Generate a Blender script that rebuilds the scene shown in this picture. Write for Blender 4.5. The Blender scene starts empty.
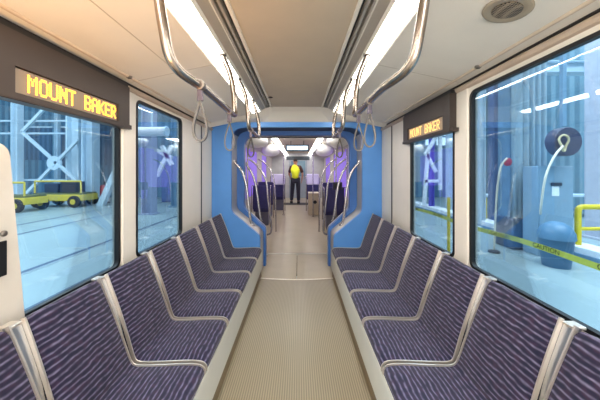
import bpy, bmesh, math, random
from mathutils import Vector, Matrix
random.seed(7)
COL = bpy.context.scene.collection
PI = math.pi
F = 266.667; CX = .025; VPX, VPY = 298.5, 172.0; EYE = 1.5

def at(px, py, Y):
    """measured point of the photograph at depth Y, in metres"""
    return Vector((CX + (px - VPX) * Y / F, Y, EYE - (py - VPY) * Y / F))

# ------------------------------------------------------------------ materials
def lin(c):
    return tuple(((v / 255) / 12.92 if v / 255 <= .04045 else ((v / 255 + .055) / 1.055) ** 2.4) for v in c) + (1,)

MATS = {}
def mat(name, rgb, rough=.5, metal=0., var=.06, scale=6., bump=0., spec=.5, coat=0.):
    if name in MATS: return MATS[name]
    m = bpy.data.materials.new(name); m.use_nodes = True
    nt = m.node_tree; n = nt.nodes; l = nt.links
    b = n['Principled BSDF']
    tc = n.new('ShaderNodeTexCoord'); nz = n.new('ShaderNodeTexNoise')
    nz.inputs['Scale'].default_value = scale; nz.inputs['Detail'].default_value = 3
    l.new(tc.outputs['Object'], nz.inputs['Vector'])
    r = n.new('ShaderNodeValToRGB'); c = lin(rgb)
    r.color_ramp.elements[0].position = .3; r.color_ramp.elements[1].position = .7
    r.color_ramp.elements[0].color = tuple(v * (1 - var) for v in c[:3]) + (1,)
    r.color_ramp.elements[1].color = tuple(min(1, v * (1 + var)) for v in c[:3]) + (1,)
    l.new(nz.outputs['Fac'], r.inputs['Fac']); l.new(r.outputs['Color'], b.inputs['Base Color'])
    b.inputs['Roughness'].default_value = rough; b.inputs['Metallic'].default_value = metal
    b.inputs['Specular IOR Level'].default_value = spec
    b.inputs['Coat Weight'].default_value = coat
    if bump:
        bp = n.new('ShaderNodeBump'); bp.inputs['Strength'].default_value = bump; bp.inputs['Distance'].default_value = .003
        nz2 = n.new('ShaderNodeTexNoise'); nz2.inputs['Scale'].default_value = scale * 30
        l.new(tc.outputs['Object'], nz2.inputs['Vector']); l.new(nz2.outputs['Fac'], bp.inputs['Height'])
        l.new(bp.outputs['Normal'], b.inputs['Normal'])
    MATS[name] = m
    return m

def glow(name, rgb, strength, base=None):
    m = mat(name, base or rgb, .5)
    b = m.node_tree.nodes['Principled BSDF']
    b.inputs['Emission Color'].default_value = lin(rgb); b.inputs['Emission Strength'].default_value = strength
    return m

def math_node(nt, op, a, b=None, c=None):
    x = nt.nodes.new('ShaderNodeMath'); x.operation = op
    for i, v in enumerate((a, b, c)):
        if v is None: continue
        if isinstance(v, (int, float)): x.inputs[i].default_value = v
        else: nt.links.new(v, x.inputs[i])
    return x.outputs[0]

def ramp(nt, fac, stops):
    r = nt.nodes.new('ShaderNodeValToRGB')
    while len(r.color_ramp.elements) < len(stops): r.color_ramp.elements.new(.5)
    for e, (p, c) in zip(r.color_ramp.elements, stops):
        e.position = p; e.color = lin(c)
    nt.links.new(fac, r.inputs['Fac'])
    return r.outputs['Color']

def upholstery():
    m = bpy.data.materials.new('seat_upholstery'); m.use_nodes = True
    nt = m.node_tree; l = nt.links; b = nt.nodes['Principled BSDF']
    tc = nt.nodes.new('ShaderNodeTexCoord'); sep = nt.nodes.new('ShaderNodeSeparateXYZ')
    l.new(tc.outputs['UV'], sep.inputs[0])
    def noise(scale, sx, sy, detail=2):
        mp = nt.nodes.new('ShaderNodeMapping'); mp.inputs['Scale'].default_value = (sx, sy, 1)
        z = nt.nodes.new('ShaderNodeTexNoise'); z.inputs['Scale'].default_value = scale; z.inputs['Detail'].default_value = detail
        l.new(tc.outputs['UV'], mp.inputs['Vector']); l.new(mp.outputs[0], z.inputs['Vector'])
        return z.outputs['Fac']
    w = noise(1, 9, 13)
    ph = math_node(nt, 'ADD', math_node(nt, 'MULTIPLY', sep.outputs['Y'], 2 * PI / .0255), math_node(nt, 'MULTIPLY', w, 7.0))
    s = math_node(nt, 'MULTIPLY_ADD', math_node(nt, 'SINE', ph), .5, .5)
    s = math_node(nt, 'POWER', s, 3.6)
    br = noise(1, 26, 38, 1)
    s = math_node(nt, 'MULTIPLY', s, math_node(nt, 'MULTIPLY_ADD', br, 1.7, -.28))
    patch = noise(1, 22, 34, 1)
    base = ramp(nt, patch, [(.36, (18, 21, 47)), (.52, (29, 25, 51)), (.70, (46, 30, 56))])
    mx = nt.nodes.new('ShaderNodeMix'); mx.data_type = 'RGBA'
    l.new(s, mx.inputs[0]); l.new(base, mx.inputs[6]); mx.inputs[7].default_value = lin((118, 113, 142))
    l.new(mx.outputs[2], b.inputs['Base Color'])
    b.inputs['Roughness'].default_value = .85; b.inputs['Specular IOR Level'].default_value = .2
    b.inputs['Sheen Weight'].default_value = .15
    return m

def ribbed_floor():
    m = bpy.data.materials.new('ribbed_floor'); m.use_nodes = True
    nt = m.node_tree; l = nt.links; b = nt.nodes['Principled BSDF']
    tc = nt.nodes.new('ShaderNodeTexCoord'); sep = nt.nodes.new('ShaderNodeSeparateXYZ')
    l.new(tc.outputs['Object'], sep.inputs[0])
    s = math_node(nt, 'MULTIPLY_ADD', math_node(nt, 'SINE', math_node(nt, 'MULTIPLY', sep.outputs['X'], 2 * PI / .0165)), .5, .5)
    col = ramp(nt, s, [(.1, (120, 109, 88)), (.7, (150, 139, 117))])
    l.new(col, b.inputs['Base Color']); b.inputs['Roughness'].default_value = .32
    bp = nt.nodes.new('ShaderNodeBump'); bp.inputs['Strength'].default_value = .35; bp.inputs['Distance'].default_value = .002
    l.new(s, bp.inputs['Height']); l.new(bp.outputs['Normal'], b.inputs['Normal'])
    return m

def glass(name, tint, refl=.045):
    m = bpy.data.materials.new(name); m.use_nodes = True
    nt = m.node_tree; nt.nodes.clear(); l = nt.links
    out = nt.nodes.new('ShaderNodeOutputMaterial'); mix = nt.nodes.new('ShaderNodeMixShader')
    tr = nt.nodes.new('ShaderNodeBsdfTransparent'); tr.inputs[0].default_value = lin(tint)
    gl = nt.nodes.new('ShaderNodeBsdfGlossy'); gl.inputs['Roughness'].default_value = .015
    lw = nt.nodes.new('ShaderNodeLayerWeight'); lw.inputs['Blend'].default_value = .22
    f = math_node(nt, 'MULTIPLY_ADD', lw.outputs['Fresnel'], .47, refl)
    l.new(f, mix.inputs[0]); l.new(tr.outputs[0], mix.inputs[1]); l.new(gl.outputs[0], mix.inputs[2])
    l.new(mix.outputs[0], out.inputs[0])
    return m

def striped(name, axis, period, ca, cb, rough=.5, sharp=(.35, .65)):
    m = bpy.data.materials.new(name); m.use_nodes = True
    nt = m.node_tree; l = nt.links; b = nt.nodes['Principled BSDF']
    tc = nt.nodes.new('ShaderNodeTexCoord'); sep = nt.nodes.new('ShaderNodeSeparateXYZ')
    l.new(tc.outputs['Object'], sep.inputs[0])
    s = math_node(nt, 'MULTIPLY_ADD', math_node(nt, 'SINE', math_node(nt, 'MULTIPLY', sep.outputs[axis], 2 * PI / period)), .5, .5)
    l.new(ramp(nt, s, [(sharp[0], ca), (sharp[1], cb)]), b.inputs['Base Color'])
    b.inputs['Roughness'].default_value = rough
    return m

UPH = upholstery(); RIB = ribbed_floor()
GLASS = glass('window_glass', (228, 243, 252))
CREAM = mat('cream_panel', (224, 217, 205), .45, var=.02)
WALLM = mat('wall_panel', (228, 222, 212), .4, var=.02)
CEILM = mat('ceiling_panel', (224, 217, 205), .5, var=.02)
CENTM = mat('ceiling_centre', (190, 174, 152), .5, var=.03)
GREYP = mat('ceiling_grey', (172, 164, 152), .4, metal=.3, var=.03)
BLACK = mat('black_rubber', (14, 15, 18), .5)
DARK = mat('dark_gap', (30, 26, 24), .7)
BROWN = mat('sign_housing', (56, 47, 43), .45, var=.05)
CHROME = mat('brushed_steel', (186, 182, 184), .26, metal=1., var=.04, scale=20)
RAILM = mat('rail_steel', (160, 150, 142), .27, metal=1., var=.05, scale=10)
RIM = mat('seat_rim_steel', (224, 216, 206), .3, metal=.75, var=.03)
STRIP = mat('seat_divider_steel', (168, 170, 174), .3, metal=.95, var=.05)
FASCIA = mat('bench_fascia', (206, 205, 196), .45, var=.02)
KICK = mat('kick_plate', (118, 100, 74), .5, var=.06)
BLUE = mat('blue_panel', (80, 142, 214), .45, var=.03)
BLUE_SHADE = mat('blue_panel_shade', (52, 104, 176), .5, var=.03)  # darker copy of the blue panel, shade put into the colour
LIGHT = glow('light_diffuser', (255, 249, 239), 20.0)
STRAP = mat('strap_grey', (74, 70, 66), .35, var=.05)
CLAMP = mat('strap_clamp', (128, 122, 116), .35, metal=.7)
FLOOR2 = mat('smooth_floor', (164, 152, 130), .35, var=.05, scale=3)

# ------------------------------------------------------------------ scene helpers
def tag(o, label=None, cat=None, group=None, kind=None):
    for k, v in (('label', label), ('category', cat), ('group', group), ('kind', kind)):
        if v: o[k] = v
    return o

def thing(name, label, cat, loc=(0, 0, 0), rz=0, group=None):
    o = bpy.data.objects.new(name, None); COL.objects.link(o)
    o.empty_display_size = .1
    o.location = loc; o.rotation_euler = (0, 0, rz)
    return tag(o, label, cat, group)

def obj(name, bm, m, parent=None, smooth=False, world=False, sharp=None):
    """link a bmesh as one mesh object. world=True: the mesh is in world coordinates and the parent is moved away"""
    bmesh.ops.recalc_face_normals(bm, faces=bm.faces)
    me = bpy.data.meshes.new(name); bm.to_mesh(me); bm.free()
    o = bpy.data.objects.new(name, me); COL.objects.link(o)
    for mm in (m if isinstance(m, (list, tuple)) else [m]): me.materials.append(mm)
    if smooth:
        me.polygons.foreach_set('use_smooth', [True] * len(me.polygons))
        if sharp: me.set_sharp_from_angle(angle=math.radians(sharp))
    if parent:
        o.parent = parent
        if world:
            q = parent; M = Matrix.Identity(4)
            while q:
                M = q.matrix_basis @ M; q = q.parent
            me.transform(M.inverted())
    return o

def copy_tree(o, parent=None):
    c = o.copy(); COL.objects.link(c)
    if parent: c.parent = parent
    for ch in list(o.children): copy_tree(ch, c)
    return c

def struct(name, bm, m, **k):
    o = obj(name, bm, m, **k)
    if 'parent' not in k or k['parent'] is None: o['kind'] = 'structure'
    return o

def box(bm, c, s, rot=None, bev=0):
    r = bmesh.ops.create_cube(bm, size=1)
    vs = r['verts']
    M = Matrix.Translation(Vector(c)) @ (rot.to_4x4() if rot else Matrix.Identity(4)) @ Matrix.Diagonal((s[0], s[1], s[2], 1))
    bmesh.ops.transform(bm, matrix=M, verts=vs)
    if bev:
        es = {e for v in vs for e in v.link_edges}
        bmesh.ops.bevel(bm, geom=list(es), offset=bev, segments=2, affect='EDGES', profile=.5)
    return bm

def boxb(x0, x1, y0, y1, z0, z1, bev=0, bm=None):
    bm = bm or bmesh.new()
    return box(bm, ((x0 + x1) / 2, (y0 + y1) / 2, (z0 + z1) / 2), (abs(x1 - x0), abs(y1 - y0), abs(z1 - z0)), bev=bev)

def bar(bm, a, b, w, d=None, up=(0, 0, 1)):
    a, b = Vector(a), Vector(b); d = d or w
    z = (b - a); L = z.length; z.normalize()
    u = Vector(up)
    if abs(z.dot(u)) > .98: u = Vector((1, 0, 0))
    x = z.cross(u).normalized(); y = z.cross(x)
    R = Matrix((x, y, z)).transposed()
    return box(bm, (a + b) / 2, (w, d, L), R)

def catmull(pts, n=8, closed=False):
    P = [Vector(p) for p in pts]; out = []; N = len(P)
    rng = range(N if closed else N - 1)
    for i in rng:
        if closed: p0, p1, p2, p3 = P[i - 1], P[i], P[(i + 1) % N], P[(i + 2) % N]
        else:
            p1, p2 = P[i], P[i + 1]
            p0 = P[i - 1] if i > 0 else p1 * 2 - p2
            p3 = P[i + 2] if i + 2 < N else p2 * 2 - p1
        for k in range(n):
            t = k / n
            out.append(.5 * ((2 * p1) + (p2 - p0) * t + (2 * p0 - 5 * p1 + 4 * p2 - p3) * t * t + (3 * p1 - p0 - 3 * p2 + p3) * t ** 3))
    if not closed: out.append(P[-1])
    return out

def fillet(pts, r, n=6):
    P = [Vector(p) for p in pts]; out = [P[0]]
    for i in range(1, len(P) - 1):
        a, b, c = P[i - 1], P[i], P[i + 1]
        rr = r[i] if isinstance(r, dict) and i in r else (r if not isinstance(r, dict) else 0)
        if rr <= 0: out.append(b); continue
        d1 = (a - b); d2 = (c - b)
        rr = min(rr, d1.length * .49, d2.length * .49)
        p, q = b + d1.normalized() * rr, b + d2.normalized() * rr
        for k in range(n + 1):
            t = k / n
            out.append(p * (1 - t) ** 2 + b * 2 * t * (1 - t) + q * t * t)
    out.append(P[-1])
    return out

def tube(bm, pts, rad, seg=12, closed=False, cap=True):
    P = [Vector(p) for p in pts]; N = len(P)
    rads = rad if isinstance(rad, (list, tuple)) else [rad] * N
    T = []
    for i in range(N):
        if closed: t = P[(i + 1) % N] - P[i - 1]
        else: t = P[min(i + 1, N - 1)] - P[max(i - 1, 0)]
        T.append(t.normalized())
    u = T[0].orthogonal().normalized(); rings = []
    for i in range(N):
        u = (u - T[i] * u.dot(T[i]))
        u = u.normalized() if u.length > 1e-6 else T[i].orthogonal().normalized()
        v = T[i].cross(u)
        rings.append([bm.verts.new(P[i] + (u * math.cos(a) + v * math.sin(a)) * rads[i]) for a in [2 * PI * k / seg for k in range(seg)]])
    for i in range(N if closed else N - 1):
        A, B = rings[i], rings[(i + 1) % N]
        off = 0
        if closed and i == N - 1:
            off = min(range(seg), key=lambda o: (A[0].co - B[o].co).length)
        for k in range(seg):
            bm.faces.new((A[k], A[(k + 1) % seg], B[(k + 1 + off) % seg], B[(k + off) % seg]))
    if cap and not closed:
        bm.faces.new(rings[0][::-1]); bm.faces.new(rings[-1])
    return bm

def lathe(bm, prof, c, axis='Z', seg=28, R=None):
    rings = []
    for r, h in prof:
        ring = []
        for k in range(seg):
            a = 2 * PI * k / seg
            p = Vector((r * math.cos(a), r * math.sin(a), h))
            if axis == 'X': p = Vector((p.z, p.x, p.y))
            if axis == 'Y': p = Vector((p.x, p.z, p.y))
            if R: p = R @ p
            ring.append(bm.verts.new(p + Vector(c)))
        rings.append(ring)
    for A, B in zip(rings, rings[1:]):
        for k in range(seg): bm.faces.new((A[k], A[(k + 1) % seg], B[(k + 1) % seg], B[k]))
    bm.faces.new(rings[0][::-1]); bm.faces.new(rings[-1])
    return bm

def rrect(a0, b0, a1, b1, r, n=5):
    out = []
    for cx, cy, s in ((a1 - r, b1 - r, 0), (a0 + r, b1 - r, 1), (a0 + r, b0 + r, 2), (a1 - r, b0 + r, 3)):
        for k in range(n + 1):
            t = (s + k / n) * PI / 2
            out.append((cx + r * math.cos(t), cy + r * math.sin(t)))
    return out

def plate(loops, f, thick, bm=None):
    """flat shape with holes: loops of (a,b), f maps (a,b)->world, thick = extrusion vector"""
    bm = bm or bmesh.new(); es = []
    for lp in loops:
        vs = [bm.verts.new(f(*p)) for p in lp]
        es += [bm.edges.new((vs[i], vs[(i + 1) % len(vs)])) for i in range(len(vs))]
    r = bmesh.ops.triangle_fill(bm, use_beauty=True, use_dissolve=False, edges=es)
    fs = [g for g in r['geom'] if isinstance(g, bmesh.types.BMFace)]
    e = bmesh.ops.extrude_face_region(bm, geom=fs)
    vs = [g for g in e['geom'] if isinstance(g, bmesh.types.BMVert)]
    bmesh.ops.translate(bm, vec=Vector(thick), verts=vs)
    return bm

def sheet(profile, y0, y1, off, bm=None):
    """(x,z) strip swept along y, thickened by the vector off=(dx,dz)"""
    bm = bm or bmesh.new()
    loop = list(profile) + [(x + off[0], z + off[1]) for x, z in reversed(profile)]
    A = [bm.verts.new((x, y0, z)) for x, z in loop]; B = [bm.verts.new((x, y1, z)) for x, z in loop]
    n = len(loop)
    for i in range(n): bm.faces.new((A[i], A[(i + 1) % n], B[(i + 1) % n], B[i]))
    m = len(profile)
    for i in range(m - 1):
        for S in (A, B): bm.faces.new((S[i], S[i + 1], S[n - 2 - i], S[n - 1 - i]))
    return bm

SIDES = ((-1, 'left'), (1, 'right'))
YB = -1.3           # rear end of the modelled car
YF = 3.87           # blue partition
XW = 1.24           # wall plane
WZ0, WZ1 = .83, 2.065
W_BIG = (.50, 1.885); W_SMALL = (2.08, 2.89)

# ------------------------------------------------------------------ car shell
struct('floor', boxb(-.62, .62, YB, 3.745, -.05, 0), RIB)
for s, nm in SIDES:
    f = lambda a, b, s=s: Vector((s * XW, a, b))
    holes = [rrect(y0, WZ0, y1, WZ1, .05) for y0, y1 in (W_BIG, W_SMALL)]
    struct('wall_' + nm, plate([[(YB, -.05), (YF + .05, -.05), (YF + .05, 2.22), (YB, 2.22)]] + holes, f, (s * .05, 0, 0)), WALLM)
    for i, (y0, y1) in enumerate((W_BIG, W_SMALL)):
        w = bpy.data.objects.new('window_%d' % (i + 1 + (2 if s > 0 else 0)), None); COL.objects.link(w); w['kind'] = 'structure'
        w.location = (s * XW, (y0 + y1) / 2, WZ0)
        g = 'gasket'
        obj(g, plate([rrect(y0 - .006, WZ0 - .006, y1 + .006, WZ1 + .006, .055), rrect(y0 + .016, WZ0 + .014, y1 - .016, WZ1 - .014, .04)],
                     lambda a, b, s=s: Vector((s * (XW - .004), a, b)), (s * .03, 0, 0)), BLACK, w, world=True)
        obj('pane', plate([rrect(y0 + .010, WZ0 + .010, y1 - .010, WZ1 - .010, .04)],
                          lambda a, b, s=s: Vector((s * (XW + .010), a, b)), (s * .006, 0, 0)), GLASS, w, world=True)
    # dark gap line in the end wall, cream cove under the ceiling
    struct('trim_1', boxb(s * (XW - .004), s * (XW + .01), 3.455, 3.485, .5, 2.17), BLACK)
    struct('trim_2', sheet([(s * 1.238, 2.098), (s * 1.222, 2.104), (s * 1.214, 2.118), (s * 1.222, 2.135), (s * 1.238, 2.14)], YB, YF, (s * .015, 0)), mat('cove_brown', (186, 168, 150), .5))
    struct('trim_3', boxb(s * 1.225, s * (XW + .005), YB, YF, 2.143, 2.155), DARK)
    # pillar cover between the windows, slightly proud and rounded
    struct('trim_4', boxb(s * (XW - .012), s * (XW + .01), 1.905, 2.06, .8, 2.1, bev=.008), WALLM)
struct('wall_back', boxb(-1.29, 1.29, YB - .05, YB, -.05, 2.5), CREAM)

# ceiling profile, half (x>0)
C_MID = [(0, 2.385), (.345, 2.385)]
def ceil_z(x): return EYE + .79 - .218 * (abs(x) - .6)
YC = 3.61
struct('ceiling', boxb(-.335, .335, YB, YC, 2.383, 2.40), CENTM)
for s, nm in SIDES:
    struct('ceiling', sheet([(s * .605, ceil_z(.605)), (s * .9, ceil_z(.9)), (s * 1.245, ceil_z(1.245))], YB, YC, (0, .02)), CEILM)
    # cream edge trim of the centre panel
    struct('trim_5', boxb(s * .332, s * .352, YB, YC, 2.368, 2.42), CREAM)
    struct('ceiling', sheet([(s * .415, 2.366), (s * .48, 2.338)], YB, YC, (0, .02)), GREYP)
    struct('trim_5', boxb(s * .419, s * .427, YB, YC, 2.360, 2.375), CREAM)
    v = thing('ceiling_vent', 'long dark slotted vent on the %s of the centre ceiling panel' % nm, 'vent', (s * .382, 1.2, 2.37), group='slotted ceiling vents')
    obj('backing', boxb(s * .350, s * .417, YB, YC, 2.42, 2.43), BLACK, v, world=True)
    for k, (x, hw_) in enumerate(((.383, .008), (.411, .004))):
        obj('slat', boxb(s * (x - hw_), s * (x + hw_), YB, YC - .01, 2.366, 2.40), GREYP, v, world=True)
    li = thing('ceiling_light', 'long glowing white light strip along the %s of the ceiling' % nm, 'light', (s * .545, 1.2, 2.3), group='ceiling light strips')
    obj('diffuser', sheet([(s * .494, 2.318), (s * .545, 2.300), (s * .594, 2.293)], YB, YC - .02, (0, .012)), LIGHT, li, world=True)
    obj('frame', sheet([(s * .478, 2.338), (s * .484, 2.312), (s * .494, 2.316)], YB, YC, (0, .012)), CREAM, li, world=True)
    obj('frame', sheet([(s * .594, 2.291), (s * .602, 2.282), (s * .612, 2.290)], YB, YC, (0, .012)), CREAM, li, world=True)
    # closing board between the end of the roof and the partition
    prof = [(0, 2.385), (.345, 2.385), (.49, 2.335), (.605, ceil_z(.605)), (.9, ceil_z(.9)), (1.245, ceil_z(1.245))]
    bm = bmesh.new()
    A = [bm.verts.new((s * x, YC - .004, z + .004)) for x, z in prof]
    M_ = [bm.verts.new((s * x, YC + .10, z - .035 - .05 * (z - 2.15))) for x, z in prof]
    B = [bm.verts.new((s * x, YF + .01, min(2.222, z - .0))) for x, z in prof]
    for U, V in ((A, M_), (M_, B)):
        for i in range(len(prof) - 1): bm.faces.new((U[i], U[i + 1], V[i + 1], V[i]))
    struct('trim_6', bm, CREAM)
    # rounded ridge along the wall edge of the ceiling
    bm = bmesh.new(); tube(bm, [(s * 1.165, YB, ceil_z(1.165) + .004), (s * 1.165, YC, ceil_z(1.165) + .004)], .013, 12)
    struct('trim_6', bm, mat('ridge_beige', (200, 184, 164), .5), smooth=True, sharp=60)
    # panel seams
    sx = .86
    if s < 0: struct('trim_7', boxb(s * sx, s * (sx + .006), YB, 1.95 if s < 0 else YC, ceil_z(sx) - .002, ceil_z(sx) + .004), mat('seam', (186, 176, 160), .6))
    struct('trim_8', sheet([(s * .612, ceil_z(.612) - .001), (s * 1.2, ceil_z(1.2) - .001)], 1.955, 1.961, (0, .004)), mat('seam', (186, 176, 160), .6))
# roof above everything keeps daylight out
struct('ceiling', boxb(-1.3, 1.3, YB - .05, 13.2, 2.5, 2.54), GREYP)
for s, nm in SIDES:
    struct('wall_' + nm, boxb(s * 1.245, s * 1.295, YB, 13.2, 2.15, 2.52), WALLM)

# small fittings on the ceiling
bm = bmesh.new()
nrm = Vector((.218, 0, 1)).normalized()
Rq = Vector((0, 0, 1)).rotation_difference(nrm).to_matrix()
spc = Vector((.941, 1.17, ceil_z(.941)))
sp = thing('ceiling_speaker', 'round beige ceiling speaker with perforated grille above the right window', 'speaker', spc)
lathe(bm, [(.092, .004), (.094, -.004), (.089, -.01), (.078, -.012), (.064, -.008), (.058, -.006)], spc, R=Rq)
obj('bezel', bm, mat('speaker_bezel', (150, 138, 120), .5), sp, world=True, smooth=True, sharp=40)
bm = bmesh.new(); lathe(bm, [(.056, .0), (.056, -.0095), (.03, -.012), (.002, -.0125)], spc, R=Rq)
gm = bpy.data.materials.new('speaker_grille'); gm.use_nodes = True
nt = gm.node_tree; vo = nt.nodes.new('ShaderNodeTexVoronoi'); vo.inputs['Scale'].default_value = 105; vo.inputs['Randomness'].default_value = 0
tc = nt.nodes.new('ShaderNodeTexCoord'); nt.links.new(tc.outputs['Object'], vo.inputs['Vector'])
nt.links.new(ramp(nt, vo.outputs['Distance'], [(.35, (40, 32, 26)), (.55, (140, 126, 108))]), nt.nodes['Principled BSDF'].inputs['Base Color'])
obj('grille', bm, gm, sp, world=True)
for px, py, lb in ((133, 86.5, 'small dark latch at the left ceiling edge by the lit sign'), (482, 80.5, 'small metal latch at the right ceiling edge above the big window')):
    s = -1 if px < 300 else 1
    y = (1.16) * F / abs(px - VPX)
    t = thing('ceiling_latch', lb, 'latch', (s * 1.16, y, ceil_z(1.16)))
    bm = bmesh.new(); lathe(bm, [(.019, .004), (.019, -.008), (.014, -.012)], (s * 1.16, y, ceil_z(1.16))); obj('latch_body', bm, CLAMP, t, world=True, smooth=True, sharp=40)
    bm = boxb(s * 1.15, s * 1.17, y - .004, y + .004, ceil_z(1.16) - .015, ceil_z(1.16) - .010); obj('slot', bm, DARK, t, world=True)
bm = bmesh.new(); lathe(bm, [(.026, .004), (.026, -.004), (.018, -.006)], (-.306, 3.15, 2.383)); 
tag(obj('ceiling_button', bm, DARK, smooth=True, sharp=40), 'small dark round sensor at the far end of the centre ceiling panel', 'sensor')

# ------------------------------------------------------------------ destination signs
FONT = {'M': ['10001', '11011', '10101', '10101', '10001', '10001', '10001'], 'O': ['01110', '10001', '10001', '10001', '10001', '10001', '01110'],
        'U': ['10001'] * 6 + ['01110'], 'N': ['10001', '11001', '10101', '10101', '10011', '10001', '10001'], 'T': ['11111'] + ['00100'] * 6,
        'B': ['11110', '10001', '10001', '11110', '10001', '10001', '11110'], 'A': ['01110', '10001', '10001', '11111', '10001', '10001', '10001'],
        'K': ['10001', '10010', '10100', '11000', '10100', '10010', '10001'], 'E': ['11111', '10000', '10000', '11110', '10000', '10000', '11111'],
        'R': ['11110', '10001', '10001', '11110', '10100', '10010', '10001'], ' ': ['00000'] * 7}
LED = glow('amber_led', (255, 190, 62), 2.6, (255, 190, 70))
PANELM = mat('display_panel', (140, 124, 106), .35, var=.05)
def sign(s, y0, y1, label, flip, LED=LED, PANELM=PANELM):
    xf = 1.175
    t = thing('destination_sign', label, 'sign', (s * 1.22, (y0 + y1) / 2, 1.81), group='destination signs')
    # housing: front with recess for the display, drawn in the side profile
    d0, d1 = y0 + .10, y1 - .115
    f = lambda a, b: Vector((s * xf, a, b))
    bm = plate([[(y0, 1.81), (y1, 1.81), (y1, 2.10), (y0, 2.10)], [(d0, 1.838), (d1, 1.838), (d1, 1.952), (d0, 1.952)]], f, (s * .02, 0, 0))
    boxb(s * (xf + .018), s * 1.238, y0, y1, 1.81, 2.10, bm=bm)
    # lower lip that reaches a bit further along the wall
    boxb(s * (xf + .004), s * 1.238, y0 - .03, y1 + .03, 1.806, 1.835, bm=bm)
    obj('housing', bm, BROWN, t, world=True)
    obj('shadow_gap', boxb(s * (xf + .01), s * 1.238, y0, y1, 2.102, 2.125), BLACK, t, world=True)  # black strip filling the gap, painted as its shadow
    obj('display', boxb(s * (xf + .012), s * (xf + .019), d0 + .004, d1 - .004, 1.842, 1.948), PANELM, t, world=True)
    txt = 'MOUNT BAKER'; cell = .575 / (len(txt) * 6 - 1); ch = .0118
    z1 = 1.895 + 3.5 * ch; bm = bmesh.new()
    for i, c in enumerate(txt):
        if c == ' ':
            obj('lettering', bm, LED, t, world=True); bm = bmesh.new(); continue
        for r, row in enumerate(FONT[c]):
            for q, b in enumerate(row):
                if b == '1':
                    u = (i * 6 + q) * cell
                    y = (d0 + .062 + u) if not flip else (d1 - .045 - u)
                    box(bm, (s * (xf + .0105), y + (cell / 2 if not flip else -cell / 2), z1 - (r + .5) * ch), (.003, cell * .9, ch * .8))
    obj('lettering', bm, LED, t, world=True)
sign(-1, 1.03, 1.895, 'brown destination sign with amber MOUNT BAKER letters over the left window, large and near', False)
sign(1, 2.03, 2.93, 'brown destination sign with amber letters over the small right window', True, glow('pale_led', (255, 206, 110), .9, (255, 220, 150)), mat('display_panel_pale', (176, 152, 124), .35))

# ------------------------------------------------------------------ left draught screen near the camera
bm = plate([rrect(.62, .80, 1.13, 1.62, .05)], lambda a, b: Vector((-1.2, a + (max(0, (1.6 - b)) * .085 if a > .9 else 0), b)), (-.02, 0, 0))
ds = thing('wall_panel', 'cream panel with rounded top corner standing against the near left window', 'panel', (-1.21, .9, .80))
obj('board', bm, mat('screen_board', (206, 200, 190), .5), ds, world=True)
obj('socket', boxb(-1.199, -1.192, .98, 1.115, 1.07, 1.215, bev=.003), BLACK, ds, world=True)
bm = bmesh.new(); lathe(bm, [(.012, 0), (.012, .008), (.006, .011)], (-1.2, 1.105, 1.245), axis='X'); obj('screw', bm, CLAMP, ds, world=True, smooth=True)

# ------------------------------------------------------------------ benches
PITCH = .468; Y0 = .592
for s, nm in SIDES:
    b = thing('bench_plinth', 'long off white seat plinth with tan kick strip along the %s side of the aisle' % nm, 'bench base', (s * .86, 2., 0), group='seat plinths')
    obj('kick_plate', sheet([(s * .510, 0.0), (s * .520, .092)], YB, 3.855, (s * .02, 0)), KICK, b, world=True)
    obj('fascia', sheet([(s * .508, .092), (s * .508, .10), (s * .503, .33), (s * .506, .345)], YB, 3.86, (s * .03, 0)), FASCIA, b, world=True)
    obj('deck', boxb(s * .535, s * 1.235, YB, 3.86, .32, .348), FASCIA, b, world=True)

CTRL = [(.508, .352), (.511, .375), (.522, .392), (.55, .402), (.62, .405), (.74, .40), (.85, .397), (.897, .400), (.921, .415), (.940, .46), (.975, .57), (1.02, .70), (1.062, .81), (1.092, .885), (1.098, .90)]
SP = [Vector((p.x - .70, p.y - .35)) for p in [Vector((q.x, q.y)) for q in catmull([(x, z, 0) for x, z in CTRL], 4)]]
SL = [0]
for a, b_ in zip(SP, SP[1:]): SL.append(SL[-1] + (b_ - a).length)
SN = []
for i in range(len(SP)):
    t = (SP[min(i + 1, len(SP) - 1)] - SP[max(i - 1, 0)]).normalized()
    SN.append(Vector((-t.y, t.x)))
I_EL = min(range(len(SP)), key=lambda i: abs(SP[i].x + .70 - .918) + abs(SP[i].y + .35 - .418))
def HW(i):
    u = max(0, min(1, (SL[i] - SL[I_EL]) / (SL[-1] - SL[I_EL])))
    return .2165 - .0165 * u ** .8

def sweep(i0, i1, cols, thick, round_end=False, puff=0.):
    """upholstered slab along the seat profile"""
    bm = bmesh.new(); uvl = bm.loops.layers.uv.new('UVMap'); uv = {}; rings = []
    L0, L1 = SL[i0], SL[i1]
    for i in range(i0, i1 + 1):
        w = hw = HW(i)
        if round_end:
            d = L1 - SL[i]
            if d < .04: w = hw - (.04 - math.sqrt(max(0, .04 ** 2 - (.04 - d) ** 2))) * .8
        p, n = SP[i], SN[i]; ring = []
        edge = min(1, (SL[i] - L0) / .04, (L1 - SL[i]) / .03)
        for k in range(cols + 1):
            v = -w + 2 * w * k / cols
            o = puff * (1 - abs(v / w) ** 6) * max(0, edge) ** .5
            q = p + n * o
            vt = bm.verts.new((q.x, v, q.y)); uv[vt] = (v, SL[i]); ring.append(vt)
        for v in (w, -w):
            q = p - n * thick
            vt = bm.verts.new((q.x, v, q.y)); uv[vt] = (v * 1.1, SL[i]); ring.append(vt)
        rings.append(ring)
    m = len(rings[0])
    for A, B in zip(rings, rings[1:]):
        for k in range(m): bm.faces.new((A[k], A[(k + 1) % m], B[(k + 1) % m], B[k]))
    bm.faces.new(rings[0]); bm.faces.new(rings[-1][::-1])
    for fc in bm.faces:
        for lp in fc.loops: lp[uvl].uv = uv[lp.vert]
    return bm

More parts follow.
